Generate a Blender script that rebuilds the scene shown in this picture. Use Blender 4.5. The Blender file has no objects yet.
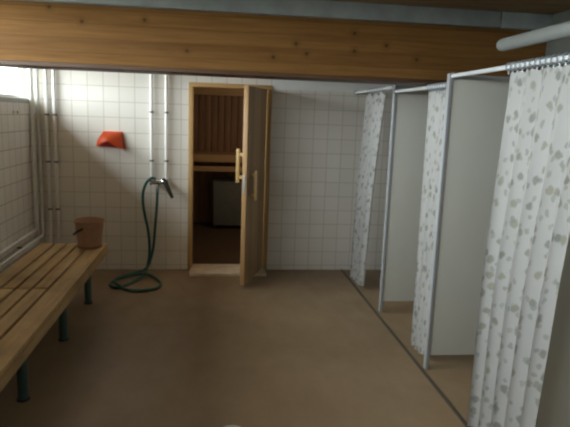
import bpy, bmesh, math, random
from mathutils import Vector, Matrix
random.seed(7)
PI = math.pi
scene = bpy.context.scene
COL = scene.collection

# ------------------------------------------------------------------ materials
def lin(c):
    return tuple((v / 12.92 if v <= 0.04045 else ((v + 0.055) / 1.055) ** 2.4) for v in c)

class NT:
    def __init__(s, name):
        s.m = bpy.data.materials.new(name); s.m.use_nodes = True
        s.t = s.m.node_tree; s.t.nodes.clear()
        s.out = s.n('ShaderNodeOutputMaterial'); s.b = s.n('ShaderNodeBsdfPrincipled')
        s.l(s.b.outputs[0], s.out.inputs[0])
    def n(s, typ, **kw):
        nd = s.t.nodes.new(typ)
        for k, v in kw.items(): setattr(nd, k, v)
        return nd
    def l(s, a, b): s.t.links.new(a, b)
    def coords(s, kind='Object', scale=(1, 1, 1), loc=(0, 0, 0), rot=(0, 0, 0)):
        tc = s.n('ShaderNodeTexCoord'); mp = s.n('ShaderNodeMapping')
        mp.inputs['Scale'].default_value = scale; mp.inputs['Location'].default_value = loc
        mp.inputs['Rotation'].default_value = rot
        s.l(tc.outputs[kind], mp.inputs[0]); return mp.outputs[0]
    def noise(s, vec, scale, detail=3, rough=.5, dist=0):
        nd = s.n('ShaderNodeTexNoise'); nd.inputs['Scale'].default_value = scale
        nd.inputs['Detail'].default_value = detail; nd.inputs['Roughness'].default_value = rough
        nd.inputs['Distortion'].default_value = dist
        s.l(vec, nd.inputs['Vector']); return nd.outputs[0]
    def ramp(s, fac, stops):
        nd = s.n('ShaderNodeValToRGB'); e = nd.color_ramp.elements
        while len(e) < len(stops): e.new(0.5)
        for k, (p, c) in enumerate(stops):
            e[k].position = p; e[k].color = (*c, 1) if len(c) == 3 else c
        s.l(fac, nd.inputs[0]); return nd.outputs[0]
    def mix(s, fac, a, b, mode='MIX'):
        nd = s.n('ShaderNodeMix', data_type='RGBA', blend_type=mode)
        for sock, v in ((nd.inputs[0], fac), (nd.inputs[6], a), (nd.inputs[7], b)):
            if hasattr(v, 'links'): s.l(v, sock)
            elif isinstance(v, (int, float)): sock.default_value = v
            else: sock.default_value = (*v, 1)
        return nd.outputs[2]
    def math(s, op, a, b=None, c=None):
        nd = s.n('ShaderNodeMath', operation=op)
        for i, v in enumerate((a, b, c)):
            if v is None: continue
            if hasattr(v, 'links'): s.l(v, nd.inputs[i])
            else: nd.inputs[i].default_value = v
        return nd.outputs[0]
    def bump(s, h, strength=.3, dist=.002):
        nd = s.n('ShaderNodeBump'); nd.inputs['Strength'].default_value = strength
        nd.inputs['Distance'].default_value = dist
        s.l(h, nd.inputs['Height']); s.l(nd.outputs[0], s.b.inputs['Normal'])
    def set(s, **kw):
        for k, v in kw.items():
            sock = s.b.inputs[k.replace('_', ' ')]
            if hasattr(v, 'links'): s.l(v, sock)
            elif isinstance(v, tuple): sock.default_value = (*v, 1)
            else: sock.default_value = v
        return s.m

def plain(name, col, rough=.5, metal=0, var=.08, nscale=14, spec=.5):
    t = NT(name); v = t.coords()
    n = t.noise(v, nscale, 3)
    a = tuple(x * (1 - var) for x in col); b = tuple(min(1, x * (1 + var)) for x in col)
    c = t.ramp(n, [(.3, a), (.7, b)])
    t.bump(n, .06, .002)
    return t.set(Base_Color=c, Roughness=rough, Metallic=metal, Specular_IOR_Level=spec)

def wood(name, light, dark, axis='X', rough=.5, lam=0, knots=0, fine=1.0, planks=0, spec=.5, dirt=0):
    """grain runs along axis; lam = lamella height (m) across Z, planks = board width (m) across X"""
    t = NT(name)
    st = {'X': (1.2, 22, 22), 'Y': (22, 1.2, 22), 'Z': (22, 22, 1.2)}[axis]
    v = t.coords(scale=st)
    tc = t.n('ShaderNodeTexCoord'); sp = t.n('ShaderNodeSeparateXYZ'); t.l(tc.outputs['Object'], sp.inputs[0])
    if lam or planks:
        q = t.math('FLOOR', t.math('DIVIDE', sp.outputs['Z' if lam else 'X'], lam or planks))
        wn = t.n('ShaderNodeTexWhiteNoise', noise_dimensions='1D'); t.l(q, wn.inputs['W'])
        off = t.n('ShaderNodeVectorMath', operation='ADD')
        cmb = t.n('ShaderNodeCombineXYZ'); k = t.math('MULTIPLY', wn.outputs[0], 40)
        t.l(k, cmb.inputs[0]); t.l(k, cmb.inputs[1]); t.l(k, cmb.inputs[2])
        t.l(v, off.inputs[0]); t.l(cmb.outputs[0], off.inputs[1]); v = off.outputs[0]
    n1 = t.noise(v, 1.0 * fine, 4, .55, 1.2)
    n2 = t.noise(v, 4.0 * fine, 3, .6, .6)
    f = t.math('ADD', t.math('MULTIPLY', n1, .65), t.math('MULTIPLY', n2, .35))
    c = t.ramp(f, [(.32, dark), (.5, tuple((a + b) / 2 for a, b in zip(light, dark))), (.68, light)])
    if lam or planks:
        tone = t.ramp(wn.outputs[0], [(0, (.86, .83, .80)), (1, (1.08, 1.07, 1.05))])
        c = t.mix(1, c, tone, 'MULTIPLY')
        fr = t.math('FRACT', t.math('DIVIDE', sp.outputs['Z' if lam else 'X'], lam or planks))
        e = t.math('LESS_THAN', fr, .05)
        c = t.mix(t.math('MULTIPLY', e, .38), c, tuple(x * .35 for x in dark))
    if knots:
        kc = t.n('ShaderNodeCombineXYZ'); t.l(sp.outputs['X'], kc.inputs[0]); t.l(sp.outputs['Z'], kc.inputs[1])
        vo = t.n('ShaderNodeTexVoronoi', voronoi_dimensions='2D'); vo.inputs['Scale'].default_value = 5.2
        t.l(kc.outputs[0], vo.inputs['Vector'])
        kp = t.n('ShaderNodeSeparateColor'); t.l(vo.outputs['Color'], kp.inputs[0])
        keep = t.math('GREATER_THAN', kp.outputs[0], .60)
        kf = t.math('MULTIPLY', keep, t.ramp(vo.outputs['Distance'], [(.03, (.9, .9, .9)), (.085, (0, 0, 0))]))
        c = t.mix(kf, c, tuple(x * .22 for x in dark))
        kh = t.math('MULTIPLY', keep, t.ramp(vo.outputs['Distance'], [(.07, (.4, .4, .4)), (.24, (0, 0, 0))]))
        c = t.mix(kh, c, tuple(x * .75 for x in dark))
    if dirt:
        dn = t.noise(t.coords(), 2.3, 4, .6)
        c = t.mix(t.ramp(dn, [(.45, (0, 0, 0)), (.75, (dirt,) * 3)]), c, (.05, .045, .035))
    t.bump(f, .15, .002)
    return t.set(Base_Color=c, Roughness=rough, Specular_IOR_Level=spec)

def tiles(name, ax, col, grout, off=(.105, .05), size=.15):
    t = NT(name)
    tc = t.n('ShaderNodeTexCoord'); sp = t.n('ShaderNodeSeparateXYZ'); t.l(tc.outputs['Object'], sp.inputs[0])
    def line(sock, o):
        q = t.math('DIVIDE', t.math('SUBTRACT', sock, o - 100 * size), size)
        fr = t.math('FRACT', q)
        d = t.math('ABSOLUTE', t.math('SUBTRACT', fr, .5))          # .5 on the joint
        return d, t.math('FLOOR', q)
    d1, i1 = line(sp.outputs[ax], off[0]); d2, i2 = line(sp.outputs['Z'], off[1])
    d = t.math('MAXIMUM', d1, d2)
    g = t.ramp(d, [(.468, (0, 0, 0)), (.484, (1, 1, 1))])
    cmb = t.n('ShaderNodeCombineXYZ'); t.l(i1, cmb.inputs[0]); t.l(i2, cmb.inputs[1])
    wn = t.n('ShaderNodeTexWhiteNoise', noise_dimensions='2D'); t.l(cmb.outputs[0], wn.inputs['Vector'])
    tone = t.ramp(wn.outputs[0], [(0, tuple(x * .955 for x in col)), (1, col)])
    c = t.mix(g, tone, grout)
    inv = t.math('SUBTRACT', 1, g)
    t.bump(inv, .35, .0015)
    r = t.math('ADD', t.math('MULTIPLY', g, .4), .36)
    return t.set(Base_Color=c, Roughness=r, Specular_IOR_Level=.3)

M = {}
M['tile_x'] = tiles('white_tile_back', 'X', (.80, .76, .70), (.57, .53, .46))
M['tile_y'] = tiles('white_tile_side', 'Y', (.82, .79, .73), (.47, .45, .39), off=(.02, .05))
def floor_mat():
    t = NT('brown_floor'); v = t.coords()
    a = t.noise(v, 1.3, 5, .6); b = t.noise(v, 260, 2, .5); d = t.noise(t.coords(scale=(1, .45, 1)), 6, 4, .6)
    c = t.ramp(a, [(.3, (.23, .148, .074)), (.72, (.30, .202, .110))])
    c = t.mix(t.math('MULTIPLY', d, .35), c, (.13, .09, .055))
    c = t.mix(t.ramp(b, [(.45, (0, 0, 0)), (.8, (.35, .35, .35))]), c, (.30, .23, .15))
    t.bump(b, .10, .001)
    r = t.ramp(d, [(.3, (.38,) * 3), (.7, (.55,) * 3)])
    return t.set(Base_Color=c, Roughness=r)
M['floor'] = floor_mat()
M['channel'] = plain('dark_channel', (.075, .058, .042), .6)
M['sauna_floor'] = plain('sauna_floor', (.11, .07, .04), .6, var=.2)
M['beam'] = wood('beam_pine', (.268, .138, .044), (.175, .082, .024), 'X', .6, lam=.088, knots=1, spec=.15)
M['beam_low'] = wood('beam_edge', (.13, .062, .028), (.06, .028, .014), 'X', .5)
M['ceil'] = wood('ceiling_boards', (.33, .21, .08), (.19, .11, .04), 'X', .5, planks=0)
M['fascia'] = plain('grey_fascia', (.29, .325, .335), .5, var=.14, nscale=9)
M['grey_paint'] = plain('grey_paint', (.11, .115, .10), .7)
M['white_paint'] = plain('white_paint', (.80, .80, .78), .5, var=.02)
M['pipe_white'] = plain('pipe_white', (.84, .83, .81), .35, var=.03)
M['pipe_grey'] = plain('pipe_grey', (.78, .79, .75), .35, var=.06)
M['clamp'] = plain('clamp_grey', (.20, .20, .20), .4, metal=.5)
M['frame'] = wood('frame_pine', (.56, .36, .15), (.42, .25, .095), 'Z', .45, fine=.8)
M['frame_h'] = wood('frame_pine_h', (.56, .36, .15), (.42, .25, .095), 'X', .45, fine=.8)
M['leaf'] = wood('leaf_wood', (.50, .35, .19), (.36, .24, .125), 'Z', .5, planks=.115)
M['leaf_edge'] = wood('leaf_edge_wood', (.55, .33, .15), (.43, .24, .095), 'Z', .45)
M['handle'] = wood('handle_wood', (.60, .42, .17), (.48, .31, .11), 'Z', .4)
M['sill'] = plain('pale_sill', (.60, .50, .36), .6, var=.12)
M['panelwood'] = wood('sauna_panel', (.36, .20, .10), (.19, .10, .05), 'Z', .5, fine=.7)
M['bench_in'] = wood('sauna_bench_wood', (.66, .44, .22), (.50, .31, .14), 'X', .5)
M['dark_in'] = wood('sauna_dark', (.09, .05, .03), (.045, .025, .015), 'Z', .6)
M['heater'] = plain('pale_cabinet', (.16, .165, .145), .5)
M['bench'] = wood('bench_wood', (.62, .43, .21), (.42, .275, .125), 'Y', .6, fine=.9, dirt=.35, spec=.2)
M['bench_dark'] = wood('bench_batten', (.12, .07, .035), (.06, .035, .02), 'X', .6)
M['leg'] = plain('teal_leg', (.055, .105, .098), .4)
M['rubber'] = plain('black_foot', (.03, .03, .03), .6)
M['laminate'] = plain('grey_laminate', (.53, .52, .465), .45, var=.02, nscale=3)
M['alu'] = plain('aluminium', (.38, .39, .40), .5, metal=.2, var=.04)
M['rail'] = plain('rail_white', (.72, .74, .76), .3, metal=.1, var=.03)
M['hook'] = plain('hook_grey', (.42, .46, .50), .35, metal=.4)
M['chrome'] = plain('chrome', (.80, .80, .80), .10, metal=1, var=.02)
M['black'] = plain('black_plastic', (.022, .026, .022), .35)
M['hose'] = plain('green_hose', (.012, .085, .068), .35, var=.12)
M['orange'] = plain('orange_plastic', (.78, .115, .025), .4, var=.05)
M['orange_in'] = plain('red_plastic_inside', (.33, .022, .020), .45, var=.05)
M['bucket'] = plain('bucket_clay', (.36, .20, .115), .55, var=.10, nscale=20)
M['bucket_band'] = plain('bucket_band', (.20, .085, .05), .5)
M['tube'] = plain('tube_white', (.26, .275, .265), .5, var=.03)
M['drain'] = plain('drain_steel', (.62, .62, .56), .35, metal=.5)
M['edge'] = plain('edge_trim', (.34, .35, .33), .4, var=.05)

def curtain_mat():
    t = NT('curtain_print')
    uv = t.n('ShaderNodeTexCoord')
    nz = t.n('ShaderNodeTexNoise'); nz.inputs['Scale'].default_value = 26; t.l(uv.outputs['UV'], nz.inputs['Vector'])
    add = t.n('ShaderNodeVectorMath', operation='MULTIPLY_ADD')
    t.l(nz.outputs['Color'], add.inputs[0]); add.inputs[1].default_value = (.035,) * 3; t.l(uv.outputs['UV'], add.inputs[2])
    def blot(scale, loc, r0, r1, keep, rot):
        mp = t.n('ShaderNodeMapping'); mp.inputs['Scale'].default_value = scale; mp.inputs['Location'].default_value = loc
        mp.inputs['Rotation'].default_value = (0, 0, rot)
        t.l(add.outputs[0], mp.inputs[0])
        vo = t.n('ShaderNodeTexVoronoi', voronoi_dimensions='2D'); vo.inputs['Scale'].default_value = 1
        t.l(mp.outputs[0], vo.inputs['Vector'])
        f = t.ramp(vo.outputs['Distance'], [(r0, (1, 1, 1)), (r1, (0, 0, 0))])
        sx = t.n('ShaderNodeSeparateColor'); t.l(vo.outputs['Color'], sx.inputs[0])
        return t.math('MULTIPLY', f, t.math('GREATER_THAN', sx.outputs[0], keep)), sx.outputs[1]
    b1, v1 = blot((14, 11.5, 1), (3, 7, 0), .17, .28, .25, .3)
    b2, v2 = blot((22, 17, 1), (1, 2, 0), .18, .28, .50, -.5)
    base = t.mix(t.noise(uv.outputs['UV'], 4, 2), (.50, .49, .475), (.44, .43, .42))
    c = t.mix(t.math('MULTIPLY', b1, .72), base, t.ramp(v1, [(0, (.15, .15, .13)), (1, (.27, .26, .17))]))
    c = t.mix(t.math('MULTIPLY', b2, .62), c, t.ramp(v2, [(0, (.20, .20, .19)), (1, (.32, .31, .26))]))
    t.set(Base_Color=c, Roughness=.65)
    tr = t.n('ShaderNodeBsdfTranslucent'); t.l(c, tr.inputs[0])
    ms = t.n('ShaderNodeMixShader'); ms.inputs[0].default_value = .30
    t.l(t.b.outputs[0], ms.inputs[1]); t.l(tr.outputs[0], ms.inputs[2]); t.l(ms.outputs[0], t.out.inputs[0])
    return t.m
M['curtain'] = curtain_mat()
def glass_mat():
    t = NT('window_glass')
    tr = t.n('ShaderNodeBsdfTransparent'); tr.inputs[0].default_value = (.96, .98, .97, 1)
    gl = t.n('ShaderNodeBsdfGlossy'); gl.inputs['Roughness'].default_value = .02
    ms = t.n('ShaderNodeMixShader'); nz = t.noise(t.coords(), 3, 2); t.l(t.math('ADD', t.math('MULTIPLY', nz, .02), .03), ms.inputs[0])
    t.l(tr.outputs[0], ms.inputs[1]); t.l(gl.outputs[0], ms.inputs[2]); t.l(ms.outputs[0], t.out.inputs[0])
    return t.m
M['glass'] = glass_mat()

# ------------------------------------------------------------------ mesh helpers
class MB:
    def __init__(s): s.bm = bmesh.new()
    def box(s, x0, x1, y0, y1, z0, z1, bev=0):
        b = bmesh.new()
        bmesh.ops.create_cube(b, size=1)
        for v in b.verts:
            v.co = ((x0 + x1) / 2 + v.co.x * (x1 - x0), (y0 + y1) / 2 + v.co.y * (y1 - y0), (z0 + z1) / 2 + v.co.z * (z1 - z0))
        if bev: bmesh.ops.bevel(b, geom=b.edges[:], offset=bev, segments=2, affect='EDGES', profile=.6)
        s._in(b); return s
    def _in(s, b):
        me = bpy.data.meshes.new('t'); b.to_mesh(me); b.free(); s.bm.from_mesh(me); bpy.data.meshes.remove(me)
    def tube(s, pts, r, seg=14, smooth=0, caps=True):
        P = [Vector(p) for p in pts]
        if smooth: P = spline(P, smooth)
        R = r if isinstance(r, (list, tuple)) else [r] * len(P)
        if len(R) != len(P):
            R = [R[0] + (R[-1] - R[0]) * i / (len(P) - 1) for i in range(len(P))]
        rings = []; prev = None
        for i, p in enumerate(P):
            t = (P[min(i + 1, len(P) - 1)] - P[max(i - 1, 0)]).normalized()
            if prev is None:
                a = Vector((0, 0, 1)) if abs(t.z) < .9 else Vector((1, 0, 0))
                n = (a - t * a.dot(t)).normalized()
            else:
                n = (prev - t * prev.dot(t)).normalized()
            prev = n; bn = t.cross(n)
            rings.append([s.bm.verts.new(p + (n * math.cos(2 * PI * k / seg) + bn * math.sin(2 * PI * k / seg)) * R[i]) for k in range(seg)])
        for a, b in zip(rings, rings[1:]):
            for k in range(seg):
                s.bm.faces.new((a[k], a[(k + 1) % seg], b[(k + 1) % seg], b[k]))
        if caps:
            s.bm.faces.new(rings[0][::-1]); s.bm.faces.new(rings[-1])
        return s
    def lathe(s, prof, c=(0, 0, 0), seg=32, M=None):
        rings = []
        for r, z in prof:
            ring = []
            for k in range(seg):
                a = 2 * PI * k / seg
                v = Vector((r * math.cos(a), r * math.sin(a), z))
                if M is not None: v = M @ v
                ring.append(s.bm.verts.new(v + Vector(c)))
            rings.append(ring)
        for a, b in zip(rings, rings[1:]):
            for k in range(seg): s.bm.faces.new((a[k], a[(k + 1) % seg], b[(k + 1) % seg], b[k]))
        s.bm.faces.new(rings[0][::-1]); s.bm.faces.new(rings[-1])
        return s
    def poly(s, pts, faces):
        vs = [s.bm.verts.new(p) for p in pts]
        for f in faces: s.bm.faces.new([vs[i] for i in f])
        return s
    def build(s, name, mat, parent=None, local=False, smooth=True, origin=None):
        bmesh.ops.recalc_face_normals(s.bm, faces=s.bm.faces[:])
        off = Vector((0, 0, 0))
        if parent is not None and not local: off = parent['_w'] if False else WLOC[parent.name]
        if origin is not None: off = Vector(origin)
        if off.length: bmesh.ops.translate(s.bm, verts=s.bm.verts[:], vec=-off)
        me = bpy.data.meshes.new(name); s.bm.to_mesh(me); s.bm.free()
        if smooth:
            for p in me.polygons: p.use_smooth = True
            try: me.set_sharp_from_angle(angle=math.radians(38))
            except Exception: pass
        o = bpy.data.objects.new(name, me); COL.objects.link(o); me.materials.append(mat)
        if parent is not None: o.parent = parent
        if origin is not None: o.location = origin
        WLOC[o.name] = Vector(origin) if origin is not None else (WLOC[parent.name].copy() if parent is not None else Vector((0, 0, 0)))
        return o
WLOC = {}
def spline(P, n):
    out = []
    for i in range(len(P) - 1):
        p0 = P[max(i - 1, 0)]; p1 = P[i]; p2 = P[i + 1]; p3 = P[min(i + 2, len(P) - 1)]
        for k in range(n):
            t = k / n
            out.append(.5 * ((2 * p1) + (p2 - p0) * t + (2 * p0 - 5 * p1 + 4 * p2 - p3) * t * t + (3 * p1 - p0 - 3 * p2 + p3) * t ** 3))
    out.append(P[-1]); return out

def thing(name, label, cat, loc, group=None, rotz=0):
    o = bpy.data.objects.new(name, None); o.empty_display_size = .1; COL.objects.link(o)
    o.location = loc; o.rotation_euler = (0, 0, rotz)
    WLOC[o.name] = Vector(loc)
    return tag(o, label, cat, group)
def tag(o, label, cat, group=None):
    o['label'] = label; o['category'] = cat
    if group: o['group'] = group
    return o
def struct(o, label=None, cat=None):
    o['kind'] = 'structure'
    if label: o['label'] = label
    if cat: o['category'] = cat
    return o

XL, XR, YB, YF, ZC = -1.77, 2.25, 5.77, -1.6, 2.36
WS = 1.69                                     # height of the tiled part of the window wall

# ------------------------------------------------------------------ the setting
struct(MB().box(XL - .12, XR + .1, YF - .1, YB + .12, -.1, 0).build('floor', M['floor']), 'smooth brown floor of the shower room', 'floor')
cb = MB()
y = YF
while y < YB + .1:
    cb.box(XL - .12, XR + .1, y + .003, min(y + .118, YB + .12), ZC, ZC + .03, .003); y += .121
struct(cb.build('ceiling', M['ceil']), 'brown wooden board ceiling', 'ceiling')
w = MB()
w.box(XL - .12, -.272, YB, YB + .12, 0, ZC).box(.562, XR + .1, YB, YB + .12, 0, ZC).box(-.272, .562, YB, YB + .12, 1.922, ZC)
struct(w.build('wall_back', M['tile_x'], smooth=False), 'white square tiled wall with the sauna door', 'wall')
w = MB().box(XL - .12, XL, YF, YB, 0, WS)
struct(w.build('wall_left', M['tile_y'], smooth=False), 'white tiled lower wall under the window, behind the bench', 'wall')
w = MB().box(XL - .12, XL, YF, YB, 2.30, ZC).box(XL - .12, XL, YF, -1.0, WS, 2.30)
struct(w.build('trim_4', M['white_paint'], smooth=False))
struct(MB().box(XR, XR + .1, YF, YB, 0, ZC).build('wall_right', M['grey_paint'], smooth=False), 'grey painted wall behind the shower stalls', 'wall')
struct(MB().box(XL - .12, XR + .1, YF - .1, YF, 0, ZC).build('wall_front', M['tile_x'], smooth=False), 'white tiled wall facing the sauna door', 'wall')
# pale edge strip on top of the tiles
struct(MB().box(XL, XL + .012, YF, YB - .07, WS - .035, WS + .004, .002).build('trim_3', M['edge']))
# dark channel along the stall fronts
struct(MB().box(1.365, 1.388, -.4, YB - .002, 0, .004).build('trim_2', M['channel']), 'dark narrow floor strip along the shower stall fronts', 'floor strip')

# window band
win = bpy.data.objects.new('window_1', None); COL.objects.link(win); win.location = (XL - .25, 2.4, WS); WLOC['window_1'] = Vector(win.location)
struct(win, 'bright high window band above the tiled left wall', 'window')
MB().box(XL - .12, XL + .004, -1.0, YB - .001, WS, WS + .012, .002).build('window_sill', M['white_paint'], win)
f = MB()
for a in (-1.0, .55, 2.1, 3.6, 5.0, 5.735):
    f.box(XL - .11, XL - .06, a, a + .035, WS + .012, 2.30)
f.box(XL - .108, XL - .062, -1.0, 5.765, WS + .012, WS + .040).box(XL - .108, XL - .062, -1.0, 5.765, 2.27, 2.30)
f.build('window_frame', M['white_paint'], win)
MB().box(XL - .088, XL - .082, -1.0, 5.765, WS + .035, 2.28).build('window_pane', M['glass'], win)

# unseen roof overhang outside the window, added and sized to cut steep sky light
struct(MB().box(-2.44, XL - .121, YF - 1.5, YB + 2.5, 2.38, 2.46).build('eave_sky_block', M['ceil'], smooth=False))
# ceiling beam and the grey boards on it
bm_ = thing('ceiling_beam', 'broad orange-brown pine beam with knots spanning the room below the ceiling', 'beam', (.2, 3.9, 1.877))
MB().box(XL, XR, 3.75, 4.05, 1.900, 2.255, .004).build('beam_body', M['beam'], bm_)
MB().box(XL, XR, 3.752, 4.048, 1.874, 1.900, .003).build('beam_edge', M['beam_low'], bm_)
fb = MB().box(XL, 1.875, 3.70, 4.05, 2.256, ZC - .002, .003).box(1.884, XR, 3.70, 4.05, 2.256, ZC - .002, .003)
struct(fb.build('trim_1', M['fascia']), 'grey board strip between the pine beam and the ceiling', 'trim')

struct(MB().box(.566, XR - .001, YB - .006, YB - .0002, 1.886, ZC - .001).build('trim_7', M['white_paint'], smooth=False), 'plain white strip at the top of the tiled wall right of the sauna door', 'wall strip')
# ------------------------------------------------------------------ sauna door
dr = bpy.data.objects.new('door_1', None); COL.objects.link(dr); dr.location = (.145, YB, 0); WLOC['door_1'] = Vector(dr.location)
struct(dr, 'open wooden sauna door in the tiled back wall', 'door')
MB().box(-.270, -.226, YB - .02, YB + .12, 0, 1.878, .003).box(.516, .560, YB - .02, YB + .12, 0, 1.878, .003).build('door_frame', M['frame'], dr)
MB().box(-.270, .560, YB - .02, YB + .12, 1.878, 1.920, .003).build('door_head', M['frame_h'], dr)
MB().box(-.245, .535, YB - .26, YB + .12, 0, .030, .008).build('door_sill', M['sill'], dr)
lw = .68
ang = math.atan2(-.645, -.225)
lf_loc = Vector((.510, YB - .035, .034))
leaf = MB().box(0.008, lw - .012, -.042, 0, 0, 1.845, .002).build('door_leaf', M['leaf'], dr, local=True)
leaf.location = lf_loc - Vector(dr.location); leaf.rotation_euler = (0, 0, ang); WLOC[leaf.name] = lf_loc
def lp(mb, name, mat): return mb.build(name, mat, leaf, local=True)
lp(MB().box(lw - .012, lw, -.042, 0, 0, 1.845, .002), 'leaf_edge', M['leaf_edge'])
lp(MB().box(lw, lw + .003, -.030, -.012, .87, 1.05, .001), 'lock_plate', M['alu'])
h = MB().box(lw - .085, lw - .045, -.118, -.088, .965, 1.275, .006)
h.box(lw - .080, lw - .050, -.09, -.042, 1.0, 1.03, .003).box(lw - .080, lw - .050, -.09, -.042, 1.21, 1.24, .003)
lp(h, 'pull_handle', M['handle'])
h = MB().box(lw - .16, lw - .115, .04, .068, .80, 1.08, .006)
h.box(lw - .15, lw - .125, 0, .042, .83, .86, .003).box(lw - .15, lw - .125, 0, .042, 1.02, 1.05, .003)
lp(h, 'pull_handle', M['handle'])
for z in (.2, 1.6):
    lp(MB().tube([(.0, -.02, z), (.0, -.02, z + .09)], .008, 10), 'hinge', M['alu'])

# ------------------------------------------------------------------ the sauna behind the door
SY = 8.4
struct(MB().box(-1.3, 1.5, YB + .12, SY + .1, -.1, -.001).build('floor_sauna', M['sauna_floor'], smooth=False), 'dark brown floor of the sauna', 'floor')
pw = MB(); x = -1.3
while x < 1.5:
    pw.box(x + .004, x + .091, SY, SY + .03, 0, 2.2, .006); x += .095
pw.box(-1.3, 1.5, SY + .03, SY + .06, 0, 2.2)
t_ = M['panelwood']
struct(pw.build('wall_sauna', t_), 'brown vertical board wall at the back of the sauna', 'wall')
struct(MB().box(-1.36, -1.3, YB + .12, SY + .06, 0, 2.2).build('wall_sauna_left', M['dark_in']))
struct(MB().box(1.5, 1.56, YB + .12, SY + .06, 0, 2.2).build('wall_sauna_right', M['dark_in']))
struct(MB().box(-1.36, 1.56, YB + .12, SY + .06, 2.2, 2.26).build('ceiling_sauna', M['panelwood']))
struct(MB().box(-1.29, 1.49, SY - .022, SY - .001, 1.89, 2.04, .003).build('trim_5', M['bench_in']))
sb = thing('sauna_bench', 'raised wooden bench with two front rails seen through the sauna doorway', 'bench', (.1, 8.0, 0))
s_ = MB()
for i in range(4):
    yy = 7.80 + i * .15; s_.box(-1.28, 1.48, yy, yy + .13, 1.04, 1.065, .003)
s_.build('seat', M['bench_in'], sb)
MB().box(-1.28, 1.48, 7.77, 7.80, .965, 1.065, .003).build('front_board', M['bench_in'], sb)
MB().box(-1.28, 1.48, 7.77, 7.80, .835, .905, .003).build('rail', M['bench_in'], sb)
for xx in (-1.22, 1.38):
    MB().box(xx, xx + .06, 7.80, 7.86, 0, 1.04, .003).build('leg', M['bench_in'], sb)
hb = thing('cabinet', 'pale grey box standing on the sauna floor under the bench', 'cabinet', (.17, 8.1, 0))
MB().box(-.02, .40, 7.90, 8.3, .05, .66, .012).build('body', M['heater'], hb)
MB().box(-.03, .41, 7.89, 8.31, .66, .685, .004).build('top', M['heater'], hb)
for xx in (.0, .35):
    for yy in (7.93, 8.23): MB().box(xx, xx + .03, yy, yy + .03, 0, .05).build('foot', M['rubber'], hb)

# ------------------------------------------------------------------ bench along the window wall
bz = .46
be = thing('slatted_bench', 'long brown slatted wooden bench on teal legs along the left wall', 'bench', (-1.2, 3.2, 0))
MB().box(-1.060, -.929, .3, 4.97, bz - .028, bz, .004).build('slat', M['bench'], be)
MB().box(-.953, -.925, .3, 4.975, bz - .085, bz - .029, .004).build('front_rail', M['bench'], be)
for y0, y1 in ((.3, 3.668), (3.69, 4.97)):
    for x0, x1 in ((-1.163, -1.078), (-1.262, -1.181), (-1.360, -1.280), (-1.487, -1.378)):
        MB().box(x0, x1, y0 + .003, y1, bz - .028, bz, .004).build('slat', M['bench'], be)
for yy in (.6, 1.45, 2.24, 3.07, 3.92, 4.71):
    MB().box(-1.47, -.955, yy - .02, yy + .02, bz - .07, bz - .028).build('cross_bar', M['leg'], be)
    for xx in (-1.05, -1.44):
        lg = MB().tube([(xx, yy, .008), (xx, yy, bz - .07)], .029, 16).build('leg', M['leg'], be)
        MB().lathe([(.034, 0), (.037, .004), (.034, .012)], (xx, yy, 0), 16).build('rubber_foot', M['rubber'], lg)
MB().box(-1.485, -.96, 3.664, 3.694, bz - .062, bz - .034).build('batten', M['bench_dark'], be)

# bucket on the bench
bk = thing('bucket', 'pinkish brown bucket with a dark handle on the far end of the bench', 'bucket', (-1.052, 4.83, bz))
MB().lathe([(.090, .0), (.094, .004), (.118, .215), (.128, .225), (.128, .240), (.121, .240), (.112, .222), (.088, .012), (.001, .012)], (-1.052, 4.83, bz), 40).build('body', M['bucket'], bk)
MB().lathe([(.0945, .006), (.0985, .006), (.1005, .022), (.0965, .022)], (-1.052, 4.83, bz), 40).build('band', M['bucket_band'], bk)
MB().tube([(-1.165, 4.76, bz + .125), (-1.135, 4.725, bz + .150), (-1.08, 4.705, bz + .185)], .010, 10, 4).build('handle', M['black'], bk)

# ------------------------------------------------------------------ pipes
def wall_pipe(x, y, z0, z1, r, clamps, label, name='wall_pipe', mat='pipe_white', group=None, cl='clamp'):
    t = thing(name, label, 'pipe', (x, y, z0), group)
    MB().tube([(x, y, z0), (x, y, z1)], r, 16).build('tube', M[mat], t)
    for z in clamps:
        c = MB().lathe([(r + .001, -.009), (r + .006, -.009), (r + .006, .009), (r + .001, .009)], (x, y, z), 16)
        c.box(x - .006, x + .006, y + r, YB - .0005, z - .006, z + .006); c.build('clamp', M[cl], t)
    return t
wall_pipe(-.632, 5.735, .945, ZC - .002, .0155, (1.615, 1.135), 'white vertical pipe feeding the left side of the hose tap')
wall_pipe(-.487, 5.735, .945, ZC - .002, .0155, (1.615, 1.135), 'white vertical pipe feeding the right side of the hose tap')
wall_pipe(-1.622, 5.735, .0, ZC - .002, .0155, (1.555, 1.10, .63), 'white corner pipe on the tiles, second nearest the orange holder')
wall_pipe(-1.549, 5.735, .0, ZC - .002, .0155, (1.555, 1.10, .63), 'white corner pipe on the tiles, nearest the orange holder')

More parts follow.
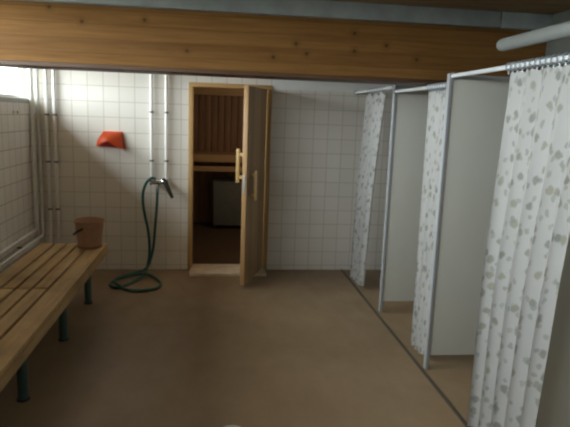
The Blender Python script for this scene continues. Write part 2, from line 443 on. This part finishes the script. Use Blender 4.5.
def heat_pipe(pts, r, label, brk):
    t = thing('heating_pipe', label, 'pipe', pts[-1], 'heating pipes')
    MB().tube(pts, r, 14).build('tube', M['pipe_grey'], t)
    for (x, yy, z) in brk:
        MB().box(XL + .0006, x, yy - .008, yy + .008, z - .006, z + .006).build('bracket', M['clamp'], t)
def bendpath(x, y, ztop, zlow, yend, R=.05, k=7):
    P = [(x, y, ztop)]
    for i in range(k + 1):
        a = PI / 2 * i / k
        P.append((x, y - R + R * math.cos(a), zlow + R - R * math.sin(a)))
    P.append((x, yend, zlow)); return P
for x_, y_, z_, lab in ((-1.742, 5.715, .30, 'lowest of the pale heating pipes running between the bench and the left wall'),
                        (-1.700, 5.735, .36, 'middle one of the pale heating pipes running between the bench and the left wall'),
                        (-1.738, 5.66, .43, 'highest of the pale heating pipes running between the bench and the left wall')):
    heat_pipe(bendpath(x_, y_, ZC - .002, z_, -.8), .0155, lab, [(x_, a, z_) for a in (.6, 2.2, 3.8, 5.2)])

# small shiny knob added to stand in for a bright glint on the tiles
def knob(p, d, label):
    t = thing('glint_knob', label, 'hook', p)
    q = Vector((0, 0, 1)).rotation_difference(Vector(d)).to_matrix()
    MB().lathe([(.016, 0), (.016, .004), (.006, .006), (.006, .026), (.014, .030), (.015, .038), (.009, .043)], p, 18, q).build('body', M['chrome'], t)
knob((XL, 5.256, 1.572), (1, 0, 0), 'small shiny knob standing in for a glint near the top of the tiled left wall')

# ------------------------------------------------------------------ hose tap and hose
mx = thing('hose_tap', 'chrome mixer tap with a black lever on the tiled wall below two white pipes', 'tap', (-.56, 5.69, .91))
b = MB().tube([(-.645, 5.690, .925), (-.475, 5.690, .925)], .021, 18)
for xx in (-.632, -.487):
    b.tube([(xx, 5.690, .925), (xx, 5.735, .925), ], .014, 12).lathe([(.019, .0), (.022, .004), (.022, .022), (.018, .026)], (xx, 5.735, .924), 18)
b.build('body', M['chrome'], mx)
MB().tube([(-.567, 5.690, .915), (-.567, 5.680, .885), (-.570, 5.675, .862)], .014, 14, 3).build('spout', M['clamp'], mx)
lv = MB().tube([(-.515, 5.668, .955), (-.50, 5.66, .945), (-.455, 5.65, .850), (-.420, 5.645, .775)], [.021, .025, .021, .015], 14)
lv.build('lever', M['black'], mx)
MB().lathe([(.001, 0), (.018, .002), (.023, .010), (.020, .026), (.006, .034)], (-.508, 5.672, .932), 20, Matrix.Rotation(math.radians(60), 3, 'X')).build('cap', M['chrome'], mx)
hd = MB().tube([(-.585, 5.675, .958), (-.625, 5.670, .965), (-.660, 5.672, .945)], [.013, .016, .013], 12, 3).tube([(-.61, 5.68, .925), (-.645, 5.672, .905)], .014, 12)
hd.build('hose_holder', M['clamp'], mx)

hp = [(-.600, 5.672, .962), (-.625, 5.668, .966), (-.662, 5.668, .940), (-.692, 5.668, .885), (-.712, 5.672, .80), (-.710, 5.675, .683), (-.690, 5.68, .56),
      (-.668, 5.68, .452), (-.652, 5.68, .30), (-.655, 5.67, .15), (-.675, 5.60, .045), (-.69, 5.46, .020), (-.793, 5.20, .014), (-.893, 5.098, .014), (-.96, 5.20, .014), (-.925, 5.36, .014),
      (-.804, 5.437, .030), (-.672, 5.475, .036), (-.57, 5.42, .014), (-.498, 5.23, .014), (-.524, 5.074, .014), (-.643, 5.012, .014), (-.77, 5.034, .014),
      (-.88, 5.13, .035), (-.93, 5.27, .034), (-.86, 5.42, .034), (-.76, 5.53, .034), (-.675, 5.62, .055), (-.640, 5.66, .14), (-.612, 5.675, .27), (-.596, 5.675, .453), (-.577, 5.675, .685), (-.570, 5.675, .865)]
ho = thing('garden_hose', 'dark green hose hanging from the tap and coiled on the brown floor', 'hose', (-.7, 5.3, 0))
MB().tube(hp, .0140, 12, 6).build('tube', M['hose'], ho)
MB().lathe([(.0135, 0), (.0165, .003), (.0165, .035), (.0135, .038)], (-.570, 5.675, .830), 16).build('coupling', M['clamp'], ho)

# ------------------------------------------------------------------ orange holder on the wall
og = thing('scoop_holder', 'orange-red plastic scoop-shaped holder mounted high on the white tiles', 'holder', (-1.02, YB, 1.25))
def hood(name, mat, sh, parent):
    """tapered hood: straight upper edge on the wall, bulging, wider and open below"""
    m = MB(); nu, nv = 16, 10; g = []
    for j in range(nv + 1):
        v = j / nv
        row = []
        for i in range(nu + 1):
            u = i / nu
            xt = -1.098 + u * .178; xb = -1.160 + u * .268
            e = v ** 1.0
            x = xt + (xb - xt) * e
            if u < .5: x -= .018 * math.sin(PI * v) * (1 - 2 * u)         # rounded left shoulder
            zb = 1.262 - .014 * u + .072 * math.sin(PI * min(1, u * 1.15)) ** 1.5 * (1 - .4 * u)  # arched lower rim
            z = 1.405 + (zb - 1.405) * v
            d = (.018 + .115 * math.sin(v * PI / 2) ** .8) * (math.sin(PI * (.04 + .92 * u)) ** .45)
            yy = YB - .004 - d
            c = Vector((x, yy, z))
            c.x = -1.02 + (c.x + 1.02) * sh; c.y = YB - .003 - (YB - .003 - c.y) * sh; c.z = 1.262 + (c.z - 1.262) * sh
            row.append(m.bm.verts.new(c))
        g.append(row)
    for j in range(nv):
        for i in range(nu): m.bm.faces.new((g[j][i], g[j][i + 1], g[j + 1][i + 1], g[j + 1][i]))
    bmesh.ops.solidify(m.bm, geom=m.bm.faces[:], thickness=.003)
    return m.build(name, mat, parent)
hood('hood', M['orange'], 1.0, og)
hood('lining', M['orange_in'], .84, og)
bp = MB().poly([(-1.098, YB - .004, 1.405), (-.920, YB - .004, 1.405), (-.892, YB - .004, 1.248), (-1.160, YB - .004, 1.262),
                (-1.098, YB, 1.405), (-.920, YB, 1.405), (-.892, YB, 1.248), (-1.160, YB, 1.262)],
               [(0, 1, 2, 3), (7, 6, 5, 4), (0, 4, 5, 1), (1, 5, 6, 2), (2, 6, 7, 3), (3, 7, 4, 0)])
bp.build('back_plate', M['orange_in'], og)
MB().box(-1.102, -.914, YB - .026, YB - .001, 1.400, 1.412, .003).build('upper_lip', M['orange'], og)

# ------------------------------------------------------------------ shower stalls
def partition(y, z1, label, xp=1.402):
    t = thing('shower_partition', label, 'partition', (xp, y, 0), 'shower stall partitions')
    MB().box(xp, xp + .024, y - .02, y + .02, .0, z1, .004).build('post', M['alu'], t)
    MB().box(xp + .024, XR - .022, y - .014, y + .014, .095, z1 - .032, .002).build('panel', M['laminate'], t)
    MB().box(xp + .024, XR - .022, y - .018, y + .018, z1 - .032, z1 - .004, .002).build('top_channel', M['alu'], t)
    MB().box(XR - .022, XR - .0005, y - .018, y + .018, .095, z1, .002).build('wall_channel', M['alu'], t)
    return t
PA, PB, PC = 4.46, 3.36, 2.21
partition(PA, 1.905, 'grey shower partition nearest the back wall', 1.414)
partition(PB, 1.912, 'grey shower partition with a white curtain bunched on each side', 1.402)
partition(PC, 1.912, 'grey shower partition at the right edge beside the nearest curtain', 1.45)

def rail(y0, y1, x, z, label, ends):
    t = thing('curtain_rail', label, 'curtain rail', (x, y1, z))
    MB().tube([(x, y0, z), (x, y1, z)], .012, 14).build('rod', M['rail'], t)
    Rm = Matrix.Rotation(PI / 2, 3, 'X')
    for yy, s in ends:
        MB().lathe([(.013, 0), (.022, 0), (.022, s * .006), (.013, s * .006)], (x, yy, z), 18, Rm).build('flange', M['alu'], t)
    return t
rail(PA + .021, YB - .007, 1.428, 1.884, 'white curtain rod from the tiled back wall to the farthest partition', ((YB - .007, 1), (PA + .021, -1)))
rail(PB + .021, PA - .021, 1.424, 1.846, 'white curtain rod of the middle stall, under the pine beam', ((PA - .021, 1), (PB + .021, -1)))
rail(-.6, PB - .021, 1.418, 1.896, 'white curtain rod of the nearest stall, running out of the picture', ((PB - .021, 1),))

def curtain(name, label, x0, rail_x, rail_z, top, bot, n, amp_t, amp_b, zb, phase, hooks, cloth, droop=.0, lean=0.0):
    """top=(y0,y1) on the rail, bot=(y0,y1) at the hem; n folds"""
    NU, NV = n * 14, 34
    zt = rail_z - .026
    m = MB(); uvl = m.bm.loops.layers.uv.new('UVMap'); g = []
    rnd = random.Random(hash(label) % 1000 if False else len(label))
    fo = [rnd.uniform(.65, 1.25) for _ in range(n + 2)]; ph = [rnd.uniform(-.5, .5) for _ in range(n + 2)]
    for j in range(NV + 1):
        v = j / NV
        row = []
        for i in range(NU + 1):
            u = i / NU
            k = min(n, int(u * n)); fr = u * n - k
            sv = v ** .8
            ya = top[0] + (bot[0] - top[0]) * sv; yb = top[1] + (bot[1] - top[1]) * sv
            w_ = fo[k] * (1 - fr) + fo[k + 1] * fr
            p_ = ph[k] * (1 - fr) + ph[k + 1] * fr
            A = (amp_t + (amp_b - amp_t) * min(1, v * 1.6)) * w_
            th = 2 * PI * u * n + phase + p_ * v * 1.4
            yy = ya + (yb - ya) * u + .30 * A * math.sin(2 * th + .6)
            xx = rail_x + (x0 - rail_x) * min(1, v * 2) + lean * v + A * math.sin(th)
            sag = droop * (1 - v) ** 3 * (.5 - .5 * math.cos(2 * PI * u * hooks))
            z = zt + (zb - zt) * v - sag + .006 * math.sin(th * .5 + 1) * v
            row.append(m.bm.verts.new((xx, yy, z)))
        g.append(row)
    for j in range(NV):
        for i in range(NU):
            f = m.bm.faces.new((g[j][i], g[j][i + 1], g[j + 1][i + 1], g[j + 1][i]))
            for lp_, (a, c) in zip(f.loops, ((i, j), (i + 1, j), (i + 1, j + 1), (i, j + 1))):
                lp_[uvl].uv = (a / NU * cloth, (1 - c / NV) * (zt - zb))
    o = m.build(name, M['curtain'], None, origin=(x0, (bot[0] + bot[1]) / 2, zb))
    tag(o, label, 'curtain', 'printed shower curtains')
    for q in range(hooks):
        u = (q + .5) / hooks; yy = top[0] + (top[1] - top[0]) * u
        pts = [(rail_x + .0185 * math.cos(a), yy, rail_z + .0185 * math.sin(a)) for a in [PI * 2 * s / 14 for s in range(15)]]
        h = MB().tube(pts, .0032, 8, caps=False).tube([(rail_x, yy, rail_z - .0185), (rail_x, yy, rail_z - .034)], .003, 8)
        h.build('curtain_hook', M['hook'], o)
    return o
curtain('shower_curtain', 'white leaf-printed curtain farthest away, hanging before the back wall', 1.405, 1.428, 1.884, (4.74, 5.30), (5.04, 5.40), 4, .020, .027, .035, .4, 7, .95, .03)
curtain('shower_curtain', 'white leaf-printed curtain of the middle stall, behind the second partition post', 1.425, 1.424, 1.846, (3.39, 3.73), (3.46, 3.68), 3, .010, .017, .04, 1.0, 8, .70, .01)
curtain('shower_curtain', 'white leaf-printed curtain closest to the viewer at the right edge', 1.385, 1.418, 1.896, (1.98, 2.685), (2.12, 2.665), 5, .018, .037, .03, 2.1, 17, 1.2, .008)

# tube light over the stalls
tl = thing('tube_light', 'pale round-ended tube fixed below the ceiling above the nearest stall', 'tube light', (1.53, 1.9, 2.06))
P = [(1.535, 3.00, 2.042), (1.535, 2.992, 2.042), (1.535, 2.97, 2.042), (1.535, .9, 2.042), (1.535, .872, 2.042), (1.535, .865, 2.042)]
MB().tube(P, [.020, .030, .034, .034, .030, .020], 20).build('tube', M['tube'], tl)
for yy in (1.15, 1.95):
    MB().box(1.527, 1.543, yy - .01, yy + .01, 2.074, ZC - .0005, .002).build('hanger', M['alu'], tl)

# floor drain
fd = thing('floor_drain', 'small round pale metal drain cover in the middle of the brown floor', 'drain', (.105, 2.665, 0))
MB().lathe([(.068, 0), (.068, .003), (.062, .005), (.001, .005)], (.105, 2.665, 0), 36).build('cover', M['drain'], fd)
dg = MB()
for k in range(8):
    a = 2 * PI * k / 8; dg.lathe([(.006, .005), (.006, .0058), (.001, .0058)], (.105 + .036 * math.cos(a), 2.665 + .036 * math.sin(a), 0), 10)
dg.build('holes', M['black'], fd)

# ------------------------------------------------------------------ camera and light
cam_d = bpy.data.cameras.new('camera'); cam = bpy.data.objects.new('camera', cam_d); COL.objects.link(cam); scene.camera = cam
cam_d.sensor_fit = 'HORIZONTAL'; cam_d.sensor_width = 36; cam_d.lens = 36 * 560 / 570; cam_d.clip_start = .02
yaw, pit, rol = .12715927, .17175171, .03614527
cy, sy, cp, sp = math.cos(yaw), math.sin(yaw), math.cos(pit), math.sin(pit)
fw = Vector((sy * cp, cy * cp, -sp)); rt = Vector((cy, -sy, 0)); up = rt.cross(fw)
r2 = rt * math.cos(rol) + up * math.sin(rol); u2 = -rt * math.sin(rol) + up * math.cos(rol)
cam.matrix_world = Matrix(((r2.x, u2.x, -fw.x, 0), (r2.y, u2.y, -fw.y, 0), (r2.z, u2.z, -fw.z, 1.62), (0, 0, 0, 1)))

SUN, SUNP, SUNS, SKY = (-1.0, -.1, .60), 4.0, 2.0, 9.0
wd = bpy.data.worlds.new('sky'); scene.world = wd; wd.use_nodes = True
nt = wd.node_tree; nt.nodes.clear()
o = nt.nodes.new('ShaderNodeOutputWorld'); bg = nt.nodes.new('ShaderNodeBackground')
tc = nt.nodes.new('ShaderNodeTexCoord'); sx = nt.nodes.new('ShaderNodeSeparateXYZ'); rp = nt.nodes.new('ShaderNodeValToRGB')
nt.links.new(tc.outputs['Generated'], sx.inputs[0])
mr = nt.nodes.new('ShaderNodeMapRange'); mr.inputs[1].default_value = -.2; mr.inputs[2].default_value = .2
nt.links.new(sx.outputs['Z'], mr.inputs[0]); nt.links.new(mr.outputs[0], rp.inputs[0])
e = rp.color_ramp.elements
e[0].position = .32; e[0].color = (.14, .14, .11, 1); e[1].position = .50; e[1].color = (.78, .83, .86, 1)
# overcast sky, brighter around the veiled sun
dt = nt.nodes.new('ShaderNodeVectorMath'); dt.operation = 'DOT_PRODUCT'
nt.links.new(tc.outputs['Generated'], dt.inputs[0]); dt.inputs[1].default_value = Vector(SUN).normalized()
def wm(op, a, b):
    n = nt.nodes.new('ShaderNodeMath'); n.operation = op
    for q, v in ((0, a), (1, b)):
        if hasattr(v, 'links'): nt.links.new(v, n.inputs[q])
        else: n.inputs[q].default_value = v
    return n.outputs[0]
glow = wm('MULTIPLY', wm('POWER', wm('MAXIMUM', dt.outputs['Value'], 0.0), SUNP), SUNS)
gs = wm('ADD', glow, 1.0)
nt.links.new(rp.outputs[0], bg.inputs[0]); nt.links.new(wm('MULTIPLY', gs, SKY), bg.inputs[1])
nt.links.new(bg.outputs[0], o.inputs[0])
pl = bpy.data.lights.new('window_daylight', 'AREA'); pl.shape = 'RECTANGLE'; pl.size = 6.75; pl.size_y = .62
pl.cycles.is_portal = True
po = bpy.data.objects.new('window_daylight', pl); COL.objects.link(po); po.location = (XL - .115, 2.38, 1.995)
po.rotation_euler = (PI / 2, 0, -PI / 2)

sl = bpy.data.lights.new('sauna_light', 'POINT'); sl.energy = 7; sl.color = (1, .82, .6); sl.shadow_soft_size = .08
so = bpy.data.objects.new('sauna_light', sl); COL.objects.link(so); so.location = (1.2, 6.5, 1.9)

scene.view_settings.view_transform = 'Standard'
try: scene.view_settings.look = 'None'
except Exception: pass
scene.view_settings.gamma = 1; scene.view_settings.exposure = 0.8
scene.view_settings.use_curve_mapping = False
scene.cycles.max_bounces = 10; scene.cycles.diffuse_bounces = 6; scene.cycles.transparent_max_bounces = 8
scene.cycles.use_denoising = True
scene.cycles.filter_width = 2.3
scene.cycles.sample_clamp_indirect = 6
